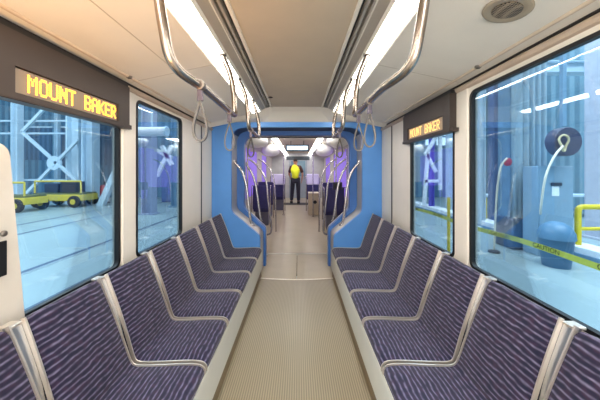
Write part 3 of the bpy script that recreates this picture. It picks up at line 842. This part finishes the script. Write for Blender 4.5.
# left: trussed frame
def beam(a, b, w, name, label, m=STEEL, d=None, cat='steel column', group=None):
    a, b = Vector(a), Vector(b); mid = (a + b) / 2
    t = thing(name, label, cat, a, group=group)
    # I-section: web and two flanges
    z = (b - a).normalized(); up = Vector((0, 1, 0)) if abs(z.y) < .9 else Vector((0, 0, 1))
    x = z.cross(up).normalized(); d = d or w
    bm = bmesh.new(); bar(bm, a, b, w * .9, d * .14, up=up); obj('web', bm, m, t, world=True)
    for k in (-1, 1):
        bm = bmesh.new(); bar(bm, a + x * k * w * .45, b + x * k * w * .45, w * .1, d, up=up); obj('flange', bm, m, t, world=True)
    return t
def column(px0, px1, Y, top, label, m=STEEL):
    x0, x1 = at(px0, 0, Y).x, at(px1, 0, Y).x
    t = beam(((x0 + x1) / 2, Y, GZ), ((x0 + x1) / 2, Y, top), x1 - x0, 'steel_column', label, m)
    bm = boxb(x0 - .12, x1 + .12, Y - .25, Y + .25, GZ, GZ + .06); obj('base_plate', bm, m, t, world=True)
YT = 16.5
column(14, 20.5, YT, 9.9, 'slim pale steel column at the left edge behind the yellow carts')
column(71, 83.5, YT, 9.9, 'wide pale steel column right of the cross brace, seen through the left window')
column(85.5, 96, 15.6, 9.9, 'pale steel column beside the red cylinder, seen through the left window')
column(55.5, 59, 19.2, 9.9, 'thin pale steel post on the hall end wall behind the cross brace')
def rods(name, label, segs, w, m, cat):
    c = Vector(segs[0][0]); t = thing(name, label, cat, c)
    for a, b in segs:
        bm = bmesh.new(); bar(bm, a, b, w, w, up=(0, 1, 0)); obj('rod', bm, m, t, world=True)
    return t
A_ = lambda x, y: at(x, y, YT - .55)
t = rods('cross_brace', 'pale steel X brace with round centre plate behind the yellow carts', [(A_(22, 132), A_(78, 182)), (A_(24, 196), A_(78, 140)), (A_(22, 132), A_(47, 106))], .15, STEEL, 'brace')
bm = bmesh.new(); lathe(bm, [(.42, -.06), (.42, .06)], A_(54.5, 163), axis='Y', seg=20); obj('centre_plate', bm, STEEL, t, world=True)
for y, lb in ((121, 'upper'), (133.5, 'middle'), (180, 'lower')):
    a, b = at(-30, y, YT + .3), at(98, y, YT + .3)
    t = thing('wall_girt', '%s pale horizontal girt crossing the left steel frame' % lb, 'girt', a)
    bm = bmesh.new(); bar(bm, a, b, .10, .10, up=(0, 1, 0)); obj('rail', bm, STEEL, t, world=True)
    bm = bmesh.new(); bar(bm, a + Vector((0, .09, .06)), b + Vector((0, .09, .06)), .04, .10, up=(0, 1, 0)); obj('lip', bm, STEELB, t, world=True)
t = rods('diagonal_strut', 'pale diagonal strut leaning right of the steel columns', [(at(99, 210, 15), at(118, 168, 15))], .3, STEEL, 'brace')
# tall shaded windows in the end wall
for x0, x1, y0, y1, lb in ((24, 52, 128, 160, 'left of the thin post'), (60, 71, 128, 168, 'right of the thin post'), (98, 112, 120, 165, 'far right')):
    a, b = at(x0, y1, HY - .02), at(x1, y0, HY - .02)
    t = thing('hall_shutter', 'blue grey corrugated shutter in the hall end wall, %s' % lb, 'shutter', (a.x, HY - .02, a.z))
    obj('panel', boxb(a.x, b.x, HY - .064, HY - .004, a.z, b.z), striped('shutter_' + lb[:3], 'X', .35, (64, 92, 118), (84, 114, 140), .6), t, world=True)
    bm = boxb(a.x - .1, b.x + .1, HY - .1, HY - .01, b.z, b.z + .12); obj('head', bm, STEEL, t, world=True)
# carts
def wheel(t, c, r):
    bm = bmesh.new(); lathe(bm, [(r * .5, -.10), (r * .95, -.09), (r, -.05), (r, .05), (r * .95, .09), (r * .5, .10)], c, axis='Y', seg=20)
    w = obj('wheel', bm, TYRE, t, world=True)
    bm = bmesh.new(); lathe(bm, [(r * .45, -.12), (r * .4, .12)], c, axis='Y', seg=14); obj('hub', bm, LIME, w, world=True)
def cart(x0, x1, Y, z, label, load):
    t = thing('flat_cart', label, 'cart', ((x0 + x1) / 2, Y, GZ), group='yellow flat carts')
    obj('deck', boxb(x0, x1, Y - .6, Y + .6, z, z + .34, bev=.03), LIME, t, world=True)
    obj('rim', boxb(x0 + .05, x1 - .05, Y - .55, Y + .55, z + .34, z + .42), mat('cart_rim', (90, 96, 60), .6), t, world=True)
    for x in (x0 + .35, x1 - .35):
        for y in (Y - .62, Y + .62): wheel(t, (x, y, GZ + .32), .32)
    for x in (x0 + .1, x1 - .1):
        bm = bmesh.new(); tube(bm, [(x, Y - .5, z + .4), (x, Y - .5, z + 1.05)], .04, 8); obj('post', bm, LIME, t, world=True)
    bm = bmesh.new(); tube(bm, [(x0 + .1, Y - .5, z + 1.05), (x1 - .1, Y - .5, z + 1.05)], .05, 8); obj('handrail', bm, LIME, t, world=True)
    if load:
        for i, (u, v, h) in enumerate(load):
            o = obj('load_box', boxb(x0 + u, x0 + v, Y - .3, Y + .4, z + .42, z + .42 + h, bev=.04), DKM); tag(o, 'dark machine box %s on a yellow cart outside the left window' % ('standing left' if i == 0 else 'standing right'), 'machine')
C1 = (at(-10, 0, 13).x, at(37, 0, 13).x); C2 = (at(42, 0, 14.8).x, at(90, 0, 14.8).x)
cart(C1[0], C1[1], 13, -.05, 'long yellow cart at the left edge beyond the left window', [])
cart(C2[0], C2[1], 14.8, -.05, 'yellow cart with dark machines beside the steel column', [(.4, 1.1, .5), (1.25, 2.1, .6)])
# red cylinder
c = at(103, 0, 16.2); t = thing('fire_extinguisher', 'red cylinder on a stand at the foot of the pale columns', 'extinguisher', (c.x, 16.2, GZ))
bm = bmesh.new(); lathe(bm, [(.19, GZ + .25), (.2, GZ + .3), (.2, GZ + .95), (.15, GZ + 1.08), (.05, GZ + 1.12)], (c.x, 16.2, 0), seg=18); obj('cylinder', bm, mat('extinguisher_red', (190, 60, 70), .4), t, world=True, smooth=True, sharp=50)
bm = bmesh.new(); tube(bm, [(c.x, 16.2, GZ + 1.1), (c.x + .12, 16.2, GZ + 1.3), (c.x + .3, 16.2, GZ + .8)], .03, 8); obj('hose', bm, TYRE, t, world=True)
bm = boxb(c.x - .3, c.x + .3, 16.0, 16.4, GZ, GZ + .08); boxb(c.x - .05, c.x + .05, 16.1, 16.3, GZ + .08, GZ + .26, bm=bm); obj('stand', bm, DKM, t, world=True)
# rails in the floor
for x, lb in ((-3.7, 'nearest the tram'), (-5.2, 'second'), (-8.5, 'third'), (-10, 'farthest')):
    t = thing('floor_rail', 'dark track groove sunk in the hall floor at left, %s' % lb, 'rail', (x, 6, GZ), group='floor rails')
    obj('groove', boxb(x - .06, x + .06, -8, 19.8, GZ, GZ + .004), mat('rail_dark', (64, 88, 112), .5), t, world=True)
    obj('railhead', boxb(x + .06, x + .12, -8, 19.8, GZ, GZ + .006), mat('rail_bright', (176, 190, 200), .3, metal=.6), t, world=True)
# left small window: duct, violet column, brace
a, b = at(118, 131.5, 9.5), at(166, 131.5, 9.5)
t = thing('ventilation_duct', 'thick white horizontal duct seen high in the small left window', 'duct', b)
bm = bmesh.new(); tube(bm, [a, b], .16, 18); obj('pipe', bm, mat('duct_white', (226, 224, 232), .4), t, world=True, smooth=True, sharp=60)
bm = bmesh.new(); tube(bm, [b, b + Vector((.05, 0, 0))], .19, 18); obj('collar', bm, STEEL, t, world=True)
bm = bmesh.new(); bar(bm, (b.x - .5, 9.5, b.z + .14), (b.x - .5, 9.5, 9.98), .05); obj('hanger', bm, STEEL, t, world=True)
VIO = mat('column_violet', (152, 164, 190), .5)
column(144, 154.5, 12, 9.9, 'broad grey blue column in the middle of the small left window', VIO)
column(172, 177, 14.5, 9.9, 'blue column at the right of the small left window', STEELB)
rods('cross_brace', 'white crossing struts right of the broad column in the small left window', [(at(156, 150, 13), at(172, 158, 13)), (at(157, 176, 13), at(172, 146, 13)), (at(162, 146, 13), at(172, 165, 13))], .17, mat('brace_white', (226, 232, 238), .5), 'brace')
a, b = at(163, 205, 17), at(176, 165, 17)
t = thing('workshop_cabinet', 'tall dark blue cabinet at the foot of the hall columns at left', 'cabinet', ((a.x + b.x) / 2, 17, GZ))
obj('carcass', boxb(a.x, b.x, 16.8, 17.4, GZ, b.z, bev=.03), mat('cabinet_blue', (62, 86, 136), .5), t, world=True)
obj('door', boxb(a.x + .05, b.x - .05, 16.77, 16.8, GZ + .1, b.z - .08), mat('cabinet_door', (84, 108, 156), .5), t, world=True)

# right side: tape, posts, tracks, columns, cabinet, bin
TX = CX + 3.06
def tape_z(y): return .555 - .03 * math.sin((y - 1.) / 2.6 * PI) ** 2
tp = thing('barrier_tape', 'yellow CAUTION barrier tape strung along the right side of the tram', 'tape', (TX, 4.5, .5))
bm = bmesh.new(); pv = None
for k in range(61):
    y = 1. + 9.1 * k / 60; z = tape_z(y)
    q = [bm.verts.new((TX, y, z - .036)), bm.verts.new((TX, y, z + .036))]
    if pv: bm.faces.new((pv[0], q[0], q[1], pv[1]))
    pv = q
obj('ribbon', bm, mat('tape_yellow', (206, 208, 84), .5), tp, world=True)
cu = bpy.data.curves.new('word', 'FONT'); cu.body = 'CAUTION'; cu.size = .08; cu.align_x = 'CENTER'; cu.align_y = 'CENTER'
to = bpy.data.objects.new('word', cu); COL.objects.link(to)
dg = bpy.context.evaluated_depsgraph_get(); dg.update()
wm = bpy.data.meshes.new_from_object(to.evaluated_get(dg)); bpy.data.objects.remove(to)
bm = bmesh.new()
for y in (2.55, 3.3, 4.05, 4.95, 5.9, 7.0, 8.3):
    b2 = bmesh.new(); b2.from_mesh(wm)
    # reads from inside the tram: text runs towards -y
    for v in b2.verts:
        yy = y - v.co.x; v.co = Vector((TX - .004, yy, tape_z(yy) + v.co.y))
    tmp = bpy.data.meshes.new('tmp'); b2.to_mesh(tmp); b2.free(); bm.from_mesh(tmp); bpy.data.meshes.remove(tmp)
obj('lettering', bm, mat('tape_black', (40, 44, 30), .6), tp, world=True)
for y, lb in ((1.0, 'nearest the camera'), (5.5, 'second, seen in the small right window'), (10.1, 'farthest down the tram')):
    t = thing('barrier_post', 'yellow post holding the barrier tape, %s' % lb, 'post', (TX + .03, y, GZ), group='barrier posts')
    bm = bmesh.new(); tube(bm, [(TX + .035, y, GZ), (TX + .035, y, .98 if y > 5 else .64)], .03, 10); obj('post', bm, YEL, t, world=True, smooth=True, sharp=60)
    bm = bmesh.new(); lathe(bm, [(.16, GZ), (.16, GZ + .04), (.05, GZ + .08)], (TX + .035, y, 0), seg=18); obj('foot', bm, DKM, t, world=True)
# yellow railing
YR = 6.1
xa, xb = at(578, 0, YR).x, at(640, 0, YR).x
t = thing('safety_railing', 'yellow tube railing with rounded corner at the right edge', 'railing', (xa, YR, GZ))
bm = bmesh.new(); tube(bm, fillet([(xa, YR, GZ), (xa, YR, .70), (xb, YR, .70), (xb, YR, GZ)], .12), .06, 12); obj('hoop', bm, YEL, t, world=True, smooth=True, sharp=60)
bm = bmesh.new(); tube(bm, [(xa, YR, .2), (xb, YR, .2)], .04, 10); obj('mid_rail', bm, YEL, t, world=True, smooth=True, sharp=60)
for x in (xa, xb):
    bm = boxb(x - .12, x + .12, YR - .12, YR + .12, GZ, GZ + .03); obj('foot', bm, YEL, t, world=True)
a, b = (6.6, 4.0, -.23), (6.6, 16, -.23)
t = thing('floor_kerb', 'long white kerb running along the far track at right', 'kerb', (6.6, 10, GZ))
obj('body', boxb(6.25, 6.75, -4, 17, GZ, -.16, bev=.02), mat('kerb_white', (240, 244, 248), .5), t, world=True)
obj('edge', boxb(6.2, 6.25, -4, 17, GZ, -.30), STEELB, t, world=True)
# big blue sheeted column
CB = mat('column_sky', (146, 170, 184), .5, var=.06)
x0, x1 = at(511, 0, 6.6).x, at(546, 0, 6.6).x
t = thing('sheeted_column', 'broad light blue column hung with pleated sheeting outside the right window', 'column', ((x0 + x1) / 2, 6.6, GZ))
bm = bmesh.new(); n = 44; path = []
for k in range(n + 1):
    u = k / n; path.append((x0 + (x1 - x0) * u, 6.6 + .06 * math.sin(u * 38) * (1 if u > .35 else .2)))
lo = [bm.verts.new((x, y, .35)) for x, y in path]; hi = [bm.verts.new((x, y, 9.9)) for x, y in path]
for k in range(n): bm.faces.new((lo[k], lo[k + 1], hi[k + 1], hi[k]))
obj('sheeting', bm, CB, t, world=True, smooth=True)
obj('core', boxb(x0 + .05, x1 - .05, 6.68, 7.1, GZ, 9.9), STEELB, t, world=True)
obj('skirt', boxb(x0 - .03, x1 + .03, 6.5, 7.15, GZ, .36, bev=.03), mat('column_navy', (72, 94, 122), .5), t, world=True)
bm = bmesh.new(); lathe(bm, [(.10, 0), (.10, -.03), (.05, -.05)], at(507, 162, 6.5), axis='Y', seg=16); o = obj('warning_disc', bm, mat('disc_red', (196, 70, 84), .5), t, world=True)
column(491, 499, 10, 9.9, 'dark slim column left of the sheeted column outside the right window', mat('column_dusk', (92, 112, 150), .5))
column(478.5, 484, 9.2, 9.9, 'pale slim column at the left edge of the big right window', STEEL)
column(594, 612, 7.6, 9.9, 'pale lavender column at the right edge of the photo', mat('column_lilac', (180, 184, 196), .5))
t = thing('marker_post', 'thin yellow post standing far behind the tape at the left of the big right window', 'post', at(485, 224, 9.6))
c = at(485, 224, 9.6)
bm = bmesh.new(); tube(bm, [(c.x, 9.6, GZ), (c.x, 9.6, 1.5 - 26 * 9.6 / F)], .06, 10); obj('post', bm, YEL, t, world=True, smooth=True, sharp=60)
bm = boxb(c.x - .15, c.x + .15, 9.45, 9.75, GZ, GZ + .03); obj('foot', bm, DKM, t, world=True)
P_ = [at(507, 158, 6.3), at(501, 166, 6.3), at(498, 182, 6.3), at(496, 205, 6.3), at(494, 226, 6.3)]
t = thing('air_hose', 'cream air hose curving down beside the red disc outside the right window', 'hose', P_[-1])
P_[-1].z = GZ + .02
bm = bmesh.new(); tube(bm, catmull(P_, 8), .022, 8); obj('tube', bm, mat('hose_cream', (224, 218, 200), .5), t, world=True, smooth=True)
bm = bmesh.new(); lathe(bm, [(.12, GZ), (.12, GZ + .04), (.05, GZ + .06)], (P_[-1].x, 6.3, 0), seg=16); obj('coupling', bm, DKM, t, world=True)
# reel hanging
c = at(563, 142, 5.8)
t = thing('cable_reel', 'dark blue round cable reel with a yellow ring hung high outside the right window', 'reel', c)
bm = bmesh.new(); lathe(bm, [(.29, -.12), (.31, -.1), (.31, .1), (.29, .12)], c, axis='Y', seg=28); obj('drum', bm, mat('reel_navy', (64, 68, 92), .5), t, world=True)
bm = bmesh.new(); tube(bm, [c + Vector((-.14 + (.08 + .02 * math.sin(3 * a)) * math.cos(a), -.16 - .02 * math.sin(2 * a), -.04 + .17 * math.sin(a))) for a in [2 * PI * k / 24 for k in range(24)]], .022, 8, closed=True); obj('coil', bm, mat('coil_tan', (206, 190, 150), .6), t, world=True, smooth=True)
bm = bmesh.new(); bar(bm, c + Vector((0, 0, .34)), (c.x, c.y, 9.9), .08); obj('hanger', bm, STEELB, t, world=True)
bm = bmesh.new(); tube(bm, catmull([at(563, 146, 5.58), at(556, 154, 5.55), at(549, 167, 5.52), at(544.5, 182, 5.5), at(541.2, 205, 5.62), at(540.5, 214, 5.75)], 8), .022, 8); obj('hose', bm, mat('hose_cream', (224, 218, 200), .5), t, world=True, smooth=True)
# cabinet with a paper
a, b = at(538, 215, 6.0), at(573.5, 166, 6.0)
t = thing('control_cabinet', 'light blue control cabinet with a white paper notice outside the right window', 'cabinet', ((a.x + b.x) / 2, 6.0, GZ))
obj('carcass', boxb(a.x, b.x, 6.0, 6.42, GZ, b.z, bev=.02), mat('cabinet_sky', (124, 154, 174), .45), t, world=True)
obj('door', boxb(a.x + .03, b.x - .03, 5.985, 6.0, GZ + .1, b.z - .03, bev=.004), mat('cabinet_sky2', (132, 162, 182), .45), t, world=True)
c = at(556.5, 188, 5.97); 
obj('handle', boxb(c.x - .12, c.x + .12, 5.955, 5.986, c.z + .05, c.z + .12, bev=.008), DKM, t, world=True)
tag(obj('paper_notice', boxb(c.x - .09, c.x + .07, 5.978, 5.985, c.z - .18, c.z + .04), mat('paper', (240, 244, 248), .7)), 'white paper notice stuck on the light blue cabinet', 'notice')
# lidded bin
c = at(556, 0, 5.4)
t = thing('lidded_bin', 'blue bin with a domed lid in front of the light blue cabinet', 'bin', (c.x, 5.4, GZ))
bm = bmesh.new(); lathe(bm, [(.22, GZ), (.27, GZ + .5), (.28, GZ + .56)], (c.x, 5.4, 0), seg=24); obj('body', bm, mat('bin_blue', (66, 106, 136), .4), t, world=True, smooth=True, sharp=50)
bm = bmesh.new(); lathe(bm, [(.30, GZ + .56), (.29, GZ + .68), (.22, GZ + .82), (.10, GZ + .89), (.01, GZ + .90)], (c.x, 5.4, 0), seg=24); obj('lid', bm, mat('bin_lid', (88, 130, 160), .4), t, world=True, smooth=True, sharp=50)
# small right window: white window band, brace, violet pole, yellow ladder
a, b = at(424, 146, HY - .02), at(446, 118, HY - .02)
t = thing('hall_window', 'bright gridded hall window high in the small right window', 'window', (a.x, HY - .02, a.z))
obj('glazing', boxb(a.x, b.x, HY - .06, HY - .01, a.z, b.z), glow('hall_daylight', (236, 246, 255), 1.2), t, world=True)
bm = bmesh.new()
for k in range(5):
    x = a.x + (b.x - a.x) * k / 4; boxb(x - .06, x + .06, HY - .12, HY - .05, a.z, b.z, bm=bm)
for k in range(4):
    z = a.z + (b.z - a.z) * k / 3; boxb(a.x, b.x, HY - .12, HY - .05, z - .05, z + .05, bm=bm)
obj('mullion', bm, STEELB, t, world=True)
rods('scaffold_frame', 'white scaffold frame with crossing struts seen in the small right window', [(at(424, 205, 12), at(428, 150, 12)), (at(428, 150, 12), at(440, 130, 12)), (at(425, 152, 12), at(436, 172, 12)), (at(424, 181, 12), at(440, 181, 12)), (at(440, 190, 12), at(440, 130, 12))], .13, mat('brace_white', (226, 232, 238), .5), 'scaffold')
column(429.5, 433.5, 13, 9.9, 'violet column standing behind the white scaffold at right', mat('column_violet_deep', (96, 90, 196), .5))
column(447, 452, 12.5, 9.9, 'pale column at the right edge of the small right window', STEEL)
# overhead crane beams across the right bay
for z, y, lb in ((5.2, 9.5, 'lower'), (6.4, 12.5, 'upper')):
    beam((1.9, y, z), (13.9, y, z), .4, 'crane_beam', '%s pale crane beam spanning the hall at right' % lb, STEEL, cat='beam')
    beam((-29, y + 1, z + .4), (-2, y + 1, z + .4), .35, 'crane_beam', '%s pale crane beam spanning the hall at left' % lb, STEEL, cat='beam')
# white partition screens low at the back of the right bay
for k, (x0, x1) in enumerate(((7.4, 9.0), (9.2, 10.8), (11, 12.8))):
    t = thing('workbench', 'grey blue workbench at the back of the hall at right, %s' % ('nearest the tram', 'middle one', 'farthest right')[k], 'workbench', ((x0 + x1) / 2, 11.5, GZ), group='workbenches in the right bay')
    obj('top', boxb(x0, x1, 11.1, 11.9, .46, .54, bev=.01), STEEL, t, world=True)
    for x in (x0 + .08, x1 - .08):
        for y in (11.2, 11.8): obj('leg', boxb(x - .04, x + .04, y - .04, y + .04, GZ, .46), STEELB, t, world=True)
    obj('shelf', boxb(x0 + .1, x1 - .1, 11.2, 11.8, -.15, -.1), STEELB, t, world=True)

# ------------------------------------------------------------------ lights
def area(name, loc, size, sy, energy, color, rot=(0, 0, 0)):
    l = bpy.data.lights.new(name, 'AREA'); l.shape = 'RECTANGLE'; l.size = size; l.size_y = sy; l.energy = energy; l.color = color
    o = bpy.data.objects.new(name, l); COL.objects.link(o); o.location = loc; o.rotation_euler = rot
    return o
for x in (-22, -12, -5):
    for y in (2, 11): area('hall_lamp', (x, y, 9.5), 4, 6, 1120, (.97, .99, 1.))
for x in (5, 10):
    for y in (2, 11): area('hall_lamp', (x, y, 9.5), 4, 6, 1120, (.97, .99, 1.))
area('rear_fill', (0, YB + .04, 1.5), 2.0, 1.3, 60, (1., .97, .93), (PI / 2, 0, 0))  # added soft fill light behind the camera, not a fitting of the car
sl = bpy.data.lights.new('warm_fill', 'SPOT'); sl.energy = 210; sl.color = (1., .47, .10); sl.spot_size = 1.1; sl.spot_blend = 1; sl.shadow_soft_size = .2  # added spot that tints the left ceiling orange, no real fitting
so = bpy.data.objects.new('warm_fill', sl); COL.objects.link(so); so.location = (-.5, -.5, 1.2)
so.rotation_euler = (Vector((-.80, .75, 2.2)) - so.location).to_track_quat('-Z', 'Y').to_euler()
w = bpy.data.worlds.new('World'); bpy.context.scene.world = w; w.use_nodes = True
w.node_tree.nodes['Background'].inputs[0].default_value = (.74, .82, .9, 1); w.node_tree.nodes['Background'].inputs[1].default_value = .8

cam = bpy.data.cameras.new('camera'); cam.lens = 16; cam.sensor_width = 36; cam.clip_start = .02; cam.clip_end = 100
cam.shift_x = (300 - VPX) / 600; cam.shift_y = -(200 - VPY) / 600
co = bpy.data.objects.new('camera', cam); COL.objects.link(co); co.location = (CX, 0, EYE); co.rotation_euler = (PI / 2, 0, 0)
sc = bpy.context.scene; sc.camera = co
sc.view_settings.view_transform = 'Standard'; sc.view_settings.exposure = 0.0
sc.cycles.max_bounces = 8; sc.cycles.use_denoising = True
